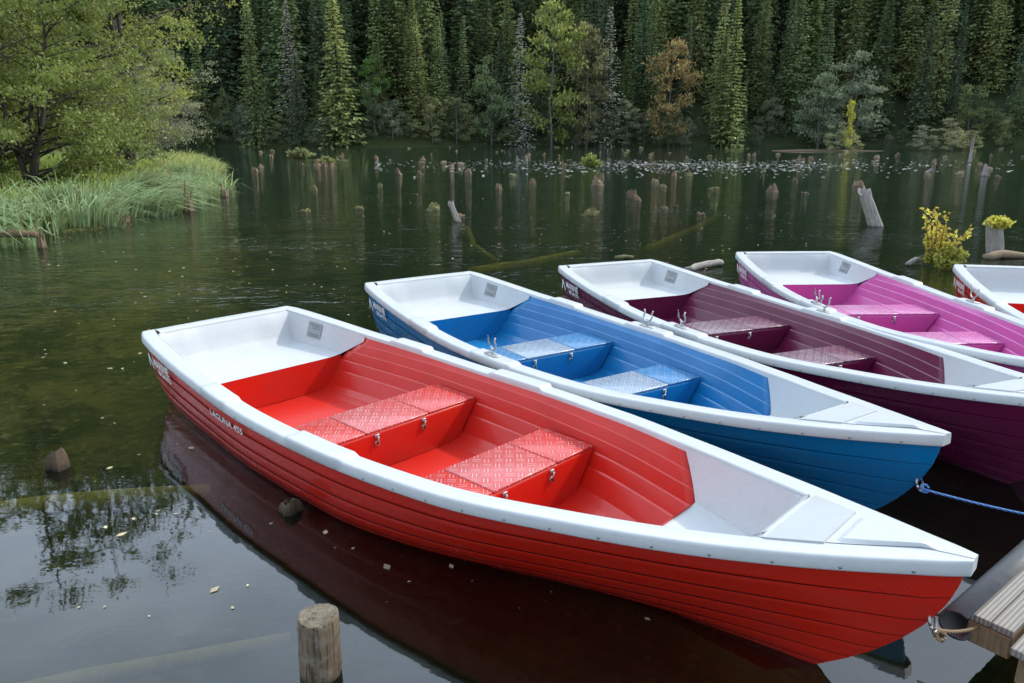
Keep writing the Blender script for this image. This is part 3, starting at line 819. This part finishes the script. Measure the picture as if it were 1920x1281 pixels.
def snag(x, y, base_r, top_r, H, lx, ly, label, seed):
    rr = random.Random(seed); n = 16; V = []; F = []; pr = [rr.uniform(.85, 1.15) for _ in range(n)]; rows = 9
    for i in range(rows):
        f = i/(rows-1); h = -.25+(H+.25)*f; rad = base_r+(top_r-base_r)*f**.8
        for k in range(n):
            a = 2*math.pi*k/n; hh = h+(rr.uniform(-.05, .09)*H+.10*H*math.cos(a-1)) * (1 if i == rows-1 else 0)
            q = rad*pr[k]*(1+rr.uniform(-.04, .04))
            V.append((q*math.cos(a)+lx*h/H, q*.8*math.sin(a)+ly*h/H, hh))
    V.append((lx*.93, ly*.93, H*.86)); c_ = len(V)-1
    for i in range(rows-1):
        for k in range(n): F.append((i*n+k, i*n+(k+1) % n, (i+1)*n+(k+1) % n, (i+1)*n+k))
    for k in range(n): F.append(((rows-1)*n+k, (rows-1)*n+(k+1) % n, c_))
    o = obj('tree_stump', pymesh('tree_stump', V, F, M_stumpwhite, False), None, (x, y, 0)); top(o, label, 'stump', G_ST)
snag(-102*16.6/1428, 16.6, .075, .06, .42, -.17, 0, "leaning bleached stump with a pointed top", 1)
snag(692*15.8/1428, 15.8, .165, .12, .72, -.32, .05, "thick leaning bleached trunk standing in the lake", 2)
snag(930*12.1/1428, 12.1, .15, .12, .50, -.10, 0, "bleached stump with grass growing on top", 3)
r = random.Random(5)
for i in range(75):
    Y = 34+74*r.random()**1.0; k = r.uniform(-470, 560) if i % 4 else r.uniform(560, 960)
    w = r.uniform(.16, .42); stump(k*Y/1428, Y, w, min(r.uniform(.07, .26), w*.9), r.choice('AAAAMM'), (r.uniform(-.25, .25), r.uniform(-.4, .4)))
for i in range(9):
    Y = r.uniform(17, 31); k = r.uniform(-330, 560)
    w = r.uniform(.14, .28); stump(k*Y/1428, Y, w, r.uniform(.05, .13), r.choice('AMM'), (r.uniform(-.2, .2), r.uniform(-.3, .3)))
stump(-2.68, 4.05, .13, .13, 'D', (0, 0), "brown rotten stump just above the water")
stump(-1.16, 3.52, .12, .08, 'D', (0, 0), "brown rotten stump beside the red boat")

# foreground cut post
V = []; F = []; n = 36; rr = random.Random(3)
pr = [1+.04*math.sin(3*2*math.pi*k/n)+rr.uniform(-.03, .03) for k in range(n)]
hs_ = [(-.5, 1.04), (-.1, 1.02), (0, 1.0), (.06, 1.01), (.12, .98), (.18, .99), (.238, .97), (.248, .92)]
for h, w in hs_:
    for k in range(n):
        a = 2*math.pi*k/n; jj_ = 1+rr.uniform(-.012, .012); V.append((.074*w*pr[k]*jj_*math.cos(a), .074*w*pr[k]*jj_*math.sin(a), h+(.006*math.cos(a) if h > .2 else 0)))
m_ = len(hs_)-1
for i in range(m_):
    for k in range(n): F.append((i*n+k, i*n+(k+1) % n, (i+1)*n+(k+1) % n, (i+1)*n+k))
F.append(tuple(m_*n+k for k in range(n)))
t = NT('cut_end_grain'); tc = t.n('ShaderNodeTexCoord'); wv = t.n('ShaderNodeTexWave', wave_type='RINGS', rings_direction='Z')
wv.inputs['Scale'].default_value = 22; wv.inputs['Distortion'].default_value = 1.5; t.l(tc.outputs['Object'], wv.inputs[0])
nn = t.noise(tc.outputs['Object'], 22, 5, .7); n5 = t.noise(tc.outputs['Object'], 60, 4, .7, 1.5)
cc = t.mix(t.math('MULTIPLY', wv.outputs['Fac'], .6), (.23, .19, .13), (.12, .095, .065)); cc = t.mix(t.mapr(nn, .42, .62, 0, .8), cc, (.07, .06, .045)); cc = t.mix(t.mapr(n5, .36, .42, .9, 0), cc, (.02, .015, .01))
t.principled(cc, .85, normal=t.bump(nn, .6, .01)); M_end = t.m
me = pymesh('mooring_post', V, F, [M_post, M_end], True, [0]*(m_*n)+[1])
me.polygons[m_*n].use_smooth = False
o = obj('mooring_post', me, None, (-.70, 2.30, 0)); o.rotation_euler = (0, .03, 0); top(o, "round sawn wooden post standing in the water", 'post')

for (x, y, h, w, tl) in ((-8.1, 18.9, .66, .24, .05), (-9.2, 20.8, .85, .26, -.05), (-8.05, 12.75, .36, .15, 0), (-8.9, 23.5, .4, .25, 0), (-8.5, 16.5, .35, .2, .1)):
    o = obj('wooden_post', stW[0] if False else stA[1], None, (x, y, -.05)); o.scale = (w*.85, w*.85, h); o.rotation_euler = (0, tl, 0); top(o, "old weathered wooden post at the reed edge", 'post', "posts along the bank")
V, F = tube([(-9.6, 12.5, .24), (-8.8, 12.55, .28), (-8.05, 12.65, .25)], [.06, .065, .055], 8)
o = obj('wooden_rail', pymesh('wooden_rail', V, F, M_stump)); top(o, "weathered horizontal log rail in the reeds", 'rail')

def log(name, p, rad, mat, label, cat='log', group=None, nn_=9):
    P = []
    rr = random.Random(len(p)*7+int(rad*1000))
    for i in range(len(p)-1):
        for j in range(3):
            f = j/3; P.append(tuple(p[i][k]*(1-f)+p[i+1][k]*f+(rr.gauss(0, rad*.12) if k < 2 else 0) for k in range(3)))
    P.append(p[-1])
    rads = [rad*(1-.35*i/(len(P)-1))*rr.uniform(.88, 1.08) for i in range(len(P))]
    V, F = tube(P, rads, nn_); c = Vector(P[0]); V = [v-c for v in V]
    o = obj(name, pymesh(name, V, F, mat), None, tuple(c)); top(o, label, cat, group); return o
log('driftwood', [(2.5, 10.55, .0), (2.75, 10.75, .05), (3.05, 10.95, .06), (3.12, 11.0, .04)], .06, M_stumpwhite, "pale driftwood piece floating beside the boats")
log('driftwood', [(1.62, 11.6, .0), (1.75, 11.62, .03), (1.9, 11.6, .02)], .05, M_stumpmoss, "small mossy driftwood floating in the lake")
log('driftwood', [(29, 86, -.04), (33, 86, .02), (37, 85.5, .0), (41, 85, -.04)], .10, M_stump, "long fallen trunk floating by the bushes")
log('driftwood', [(5.85, 10.95, .02), (6.0, 11.0, .10), (6.1, 11.05, .08)], .045, M_stumpwhite, "pale root stub beside the yellow plant")
log('driftwood', [(7.4, 11.6, .0), (7.65, 11.65, .07), (7.95, 11.7, .04), (8.3, 11.65, .0)], .08, M_stump, "brown weathered root lying at the waterline")
M_sunk = wood('sunken_wood', (.50, .42, .15), (.24, .20, .08), .3, .4, False, vary=.2)
M_sunk2 = wood('sunken_yellow_wood', (.85, .70, .16), (.50, .42, .10), .2, .4, False)
G_SK = "sunken logs under the shallow water"
for p, rd, mm in (([(-.62, 10.9), (.2, 11.8), (1.15, 13.0)], .10, M_sunk2), ([(-.95, 16), (-.7, 13.6), (-.25, 12.0)], .07, M_sunk2), ([(2.4, 13.2), (4.1, 16.5), (5.4, 19.5)], .09, M_sunk2),
              ([(-3.3, 3.55), (-2.6, 3.75), (-1.75, 3.95)], .075, M_sunk), ([(-2.2, 2.15), (-1.6, 2.35), (-.9, 2.6)], .05, M_sunk), ([(-2.2, 1.95), (-1.3, 2.12), (-.75, 2.2)], .04, M_sunk)):
    log('sunken_log', [(a_, b_, -rd-.008-(.012*i if mm is M_sunk else .01*i)) for i, (a_, b_) in enumerate(p)], rd, mm, "yellow-brown sunken log just below the surface", 'log', G_SK)

# ---------------------------------------------------------------- yellow plants
def herb(x, y, n, H, spread, col, label, seed, base=0.0, name='plant', leaf=.065, per=7):
    rr = random.Random(seed); parts = []; c = []
    for i in range(n):
        a = rr.uniform(0, 6.28); s_ = spread*rr.uniform(.1, 1); h = H*rr.uniform(.3, 1)**.8*(1-.45*s_/spread)
        p0 = Vector((math.cos(a)*s_*.35, math.sin(a)*s_*.35, base)); p2 = Vector((math.cos(a)*s_+rr.gauss(0, .05), math.sin(a)*s_, base+h)); p1 = p0.lerp(p2, .5)+Vector((0, 0, h*.1))
        parts.append(tube([p0, p1, p2], [.008, .006, .003], 4))
        for k in range(10):
            f = .1+.9*k/9; q = p0.lerp(p1, f*2) if f < .5 else p1.lerp(p2, f*2-1); c.append(tuple(q))
    V, F, M = merge(parts)
    e = bpy.data.objects.new(name, None); link(e); e.location = (x, y, 0); top(e, label, 'plant')
    obj('stems', pymesh('stems', V, F, M_bark), e)
    v, q = leaves(seed, np.array(c), per, .04, leaf, .1); o = obj('leaves', np_mesh('leaves', v, q, M_leaf), e); o.color = (*col, 1)
    return e
herb(6.22, 10.9, 17, 1.25, .40, (.68, .55, .10), "bushy yellow-green plant growing from a drowned stump", 71, .03, 'flowering_plant', .065, 4)
herb(6.30, 10.75, 24, .40, .30, (.45, .46, .09), "low green growth at the foot of the yellow plant", 76, .02, 'plant', .06, 5)
herb(7.8, 12.05, 34, .16, .22, (.60, .56, .11), "tuft of yellow-green grass on a stump", 72, .46, 'grass_tuft')
herb(4.5, 44, 50, .9, .6, (.32, .38, .10), "grassy tuft growing on a sunken stump", 73, .0, 'grass_tuft', .12)
herb(-11.0, 46, 40, .7, .6, (.32, .32, .12), "grassy tuft growing on a sunken stump", 74, .0, 'grass_tuft', .12)
herb(-16.5, 60, 60, .9, 1.2, (.28, .30, .12), "grassy tuft growing on a sunken stump", 75, .0, 'grass_tuft', .15)

# ---------------------------------------------------------------- floating debris
rn = np.random.default_rng(11)
def debris(name, P, smin, smax, col, label):
    n = len(P); a = rn.uniform(0, 6.28, n); s = smin+(smax-smin)*rn.uniform(0, 1, n)**2.2
    base = np.stack([P[:, 0], P[:, 1], np.full(n, .004)], 1)
    d = np.stack([np.cos(a), np.sin(a), rn.normal(0, .03, n)], 1); sd = np.stack([-np.sin(a), np.cos(a), rn.normal(0, .03, n)], 1)
    v, q = quads_from(base, d, sd, s, s*.6); v[:, 2] = np.maximum(v[:, 2], .003)
    o = obj(name, np_mesh(name, v, q, M_grass)); o.color = (*col, 1); o['kind'] = 'stuff'; o["label"] = label; o["category"] = 'debris'
Yv = np.clip(rn.normal(47, 5, 2400), 34, 64); kk = np.clip(rn.normal(320, 260, 2400), -250, 930)
debris('floating_debris', np.stack([kk*Yv/1428, Yv], 1), .05, .30, (.9, .9, .87), "pale flecks drifting on the lake")
Yv = rn.uniform(2.6, 26, 1300); kk = rn.uniform(-950, 600, 1300)
debris('floating_leaves', np.stack([kk*Yv/1428, Yv], 1), .006, .065, (.60, .50, .32), "small fallen leaves floating on the water")

# ---------------------------------------------------------------- jetty
t = NT('decking'); tc = t.n('ShaderNodeTexCoord'); sp = t.n('ShaderNodeSeparateXYZ'); t.l(tc.outputs['Object'], sp.inputs[0])
gr = t.math('SINE', t.math('MULTIPLY', sp.outputs[1], 2*math.pi/.014)); nn = t.noise(t.obco((2, 20, 20)), 4, 5, .7)
cc = t.mix(nn, (.38, .36, .33), (.22, .20, .17)); cc = t.mix(t.mapr(gr, -.2, -.9, 0, .6), cc, (.08, .07, .06))
t.principled(cc, .75, normal=t.bump(gr, .6, .004)); M_deck = t.m
M_beam = wood('jetty_beam', (.34, .25, .15), (.18, .125, .07), wet=False, scale=2)
t = NT('rubber'); nn = t.noise(t.obco(), 20, 4); t.principled(t.mix(nn, (.035, .04, .045), (.09, .095, .10)), t.mapr(nn, .3, .7, .35, .6)); M_rub = t.m
ang_j = math.atan2(.42, .53)
je = empty('jetty', (1.585, 2.24, 0), ang_j); top(je, "small wooden jetty edge with a dark rubber fender", 'jetty')
for k in range(2):
    y0 = -.0-k*.07
    v, f = boxbev(0, 3.2, y0-.066, y0, .275, .30, .003, 2); obj('plank', pymesh('plank', v, f, M_deck, False), je)
v, f = boxbev(-.0, 3.2, -.136, .0, .19, .272, .004, 2); obj('beam', pymesh('beam', v, f, M_beam, False), je)
P = []
def fend(r_): return [(.058*math.cos(a)*r_+.018, .262+.055*math.sin(a)*r_) for a in np.linspace(2.2, -2.3, 20)]
for x in (-.05, .8, 1.6, 3.2):
    P.append([(x, y, z) for y, z in fend(1.0)]+[(x, y, z) for y, z in fend(.84)[::-1]])
v, f = grid(P); f += [tuple(range(40))[::-1]]
obj('fender', pymesh('fender', v, f, M_rub), je)
j2 = empty('jetty', (1.612, 2.06, 0), ang_j); top(j2, "lower wooden jetty platform with a thick beam", 'jetty')
for k in range(4):
    y0 = -k*.13; v, f = boxbev(.0, 3.2, y0-.126, y0, .27, .297, .004, 2); obj('plank', pymesh('plank', v, f, M_deck, False), j2)
v, f = boxbev(.03, 3.2, -.5, -.02, .16, .267, .005, 2); obj('beam', pymesh('beam', v, f, M_beam, False), j2)

# ropes
def ropemat(name, c1, c2):
    t = NT(name); w = t.n('ShaderNodeTexWave', wave_type='BANDS', bands_direction='DIAGONAL'); w.inputs['Scale'].default_value = 40
    t.l(t.obco(), w.inputs[0]); t.principled(t.mix(w.outputs['Fac'], c1, c2), .8, normal=t.bump(w.outputs['Fac'], .8, .004)); return t.m
M_blue = ropemat('blue_rope', (.01, .12, .48), (.16, .32, .60)); M_tan = ropemat('tan_rope', (.32, .22, .12), (.16, .11, .06)); M_dark = ropemat('dark_line', (.03, .03, .03), (.08, .08, .08))
def rope(a, b, sag, rad, mat, label, curl=None):
    a = Vector(a); b = Vector(b); P = []
    for i in range(20):
        f = i/19; p = a.lerp(b, f); p.z -= sag*4*f*(1-f); p.z = max(p.z, .012); P.append(p)
    parts = [tube(P, rad, 7)]
    if curl:
        for c, rc, ph in curl:
            parts.append(tube([Vector(c)+Vector((rc*math.cos(x+ph), rc*.6*math.sin(x+ph), rc*math.sin(x*1.0)*.8)) for x in np.linspace(0, 5.8, 16)], rad, 7))
    V, F, M = merge(parts); o = obj('rope', pymesh('rope', V, F, mat)); top(o, label, 'rope')
def boatpt(loc, ang, x, y, z):
    a = math.radians(ang); return (loc[0]+x*math.cos(a)-y*math.sin(a), loc[1]+x*math.sin(a)+y*math.cos(a), z)
rb = boatpt((1.44, 2.05), 136, .08, 0, .335)
rope(rb, (1.60, 2.21, .262), .015, .006, M_tan, "frayed tan rope tying the red boat to the jetty", [((rb[0]+.02, rb[1]-.01, rb[2]-.02), .014, 0), ((rb[0]+.02, rb[1], rb[2]-.035), .015, 1.5), ((rb[0]+.03, rb[1]+.01, rb[2]-.03), .016, 3)])
bb = boatpt((1.91, 3.04), 123.3, .08, 0, .335)
rope(bb, (3.2, 2.75, .25), .05, .0058, M_blue, "blue and white rope tying the blue boat", [((bb[0]+.02, bb[1], bb[2]-.0), .018, 0)])
rope((1.42, 2.2, .05), (2.1, 1.9, .03), .02, .004, M_dark, "thin dark mooring line lying near the water")

# ---------------------------------------------------------------- light, world, camera
SUN_AZ = math.radians(64); SUN_EL = math.radians(42)
sv = Vector((math.sin(SUN_AZ)*math.cos(SUN_EL), math.cos(SUN_AZ)*math.cos(SUN_EL), math.sin(SUN_EL)))
sl = bpy.data.lights.new('sun', 'SUN'); sl.energy = 2.9; sl.angle = math.radians(2.0); sl.color = (1, .92, .79)
so = bpy.data.objects.new('sun', sl); link(so); so.rotation_euler = sv.to_track_quat('Z', 'Y').to_euler(); so.location = (20, 20, 60)
w = bpy.data.worlds.new("World"); scene.world = w; w.use_nodes = True
nt = w.node_tree; bg = nt.nodes['Background']; bg.inputs[1].default_value = .14
sky = nt.nodes.new('ShaderNodeTexSky'); sky.sky_type = 'NISHITA'; sky.sun_disc = False; sky.sun_elevation = SUN_EL; sky.sun_rotation = SUN_AZ; sky.air_density = 1.0; sky.dust_density = 2.0
tc = nt.nodes.new('ShaderNodeTexCoord'); nz = nt.nodes.new('ShaderNodeTexNoise'); nz.inputs['Scale'].default_value = 2.2; nz.inputs['Detail'].default_value = 6
mp = nt.nodes.new('ShaderNodeMapping'); mp.inputs['Scale'].default_value = (1, 1, 2.5)
nt.links.new(tc.outputs['Generated'], mp.inputs[0]); nt.links.new(mp.outputs[0], nz.inputs['Vector'])
mr = nt.nodes.new('ShaderNodeMapRange'); mr.inputs[1].default_value = .35; mr.inputs[2].default_value = .65; mr.inputs[3].default_value = .45; mr.inputs[4].default_value = .9
nt.links.new(nz.outputs['Fac'], mr.inputs[0])
sx = nt.nodes.new('ShaderNodeSeparateXYZ'); nt.links.new(tc.outputs['Generated'], sx.inputs[0])
m2 = nt.nodes.new('ShaderNodeMapRange'); m2.inputs[1].default_value = -.3; m2.inputs[2].default_value = .8; m2.inputs[3].default_value = .80; m2.inputs[4].default_value = 2.6
nt.links.new(sx.outputs[1], m2.inputs[0])
vs = nt.nodes.new('ShaderNodeVectorMath'); vs.operation = 'SCALE'; vs.inputs[0].default_value = (8.4, 9.8, 11.5); nt.links.new(m2.outputs[0], vs.inputs['Scale'])
mx = nt.nodes.new('ShaderNodeMix'); mx.data_type = 'RGBA'; nt.links.new(mr.outputs[0], mx.inputs[0]); nt.links.new(sky.outputs[0], mx.inputs[6]); nt.links.new(vs.outputs[0], mx.inputs[7])
nt.links.new(mx.outputs[2], bg.inputs[0])

cam = bpy.data.cameras.new('camera'); cam.sensor_width = 36; cam.lens = 1400/1920*36; cam.clip_end = 2000; cam.clip_start = .05
co = bpy.data.objects.new('camera', cam); link(co); co.location = (0, 0, 1.9); co.rotation_euler = (math.radians(90-15.6), 0, 0)
scene.camera = co
scene.view_settings.view_transform = 'Standard'; scene.view_settings.look = 'None'; scene.view_settings.exposure = 0
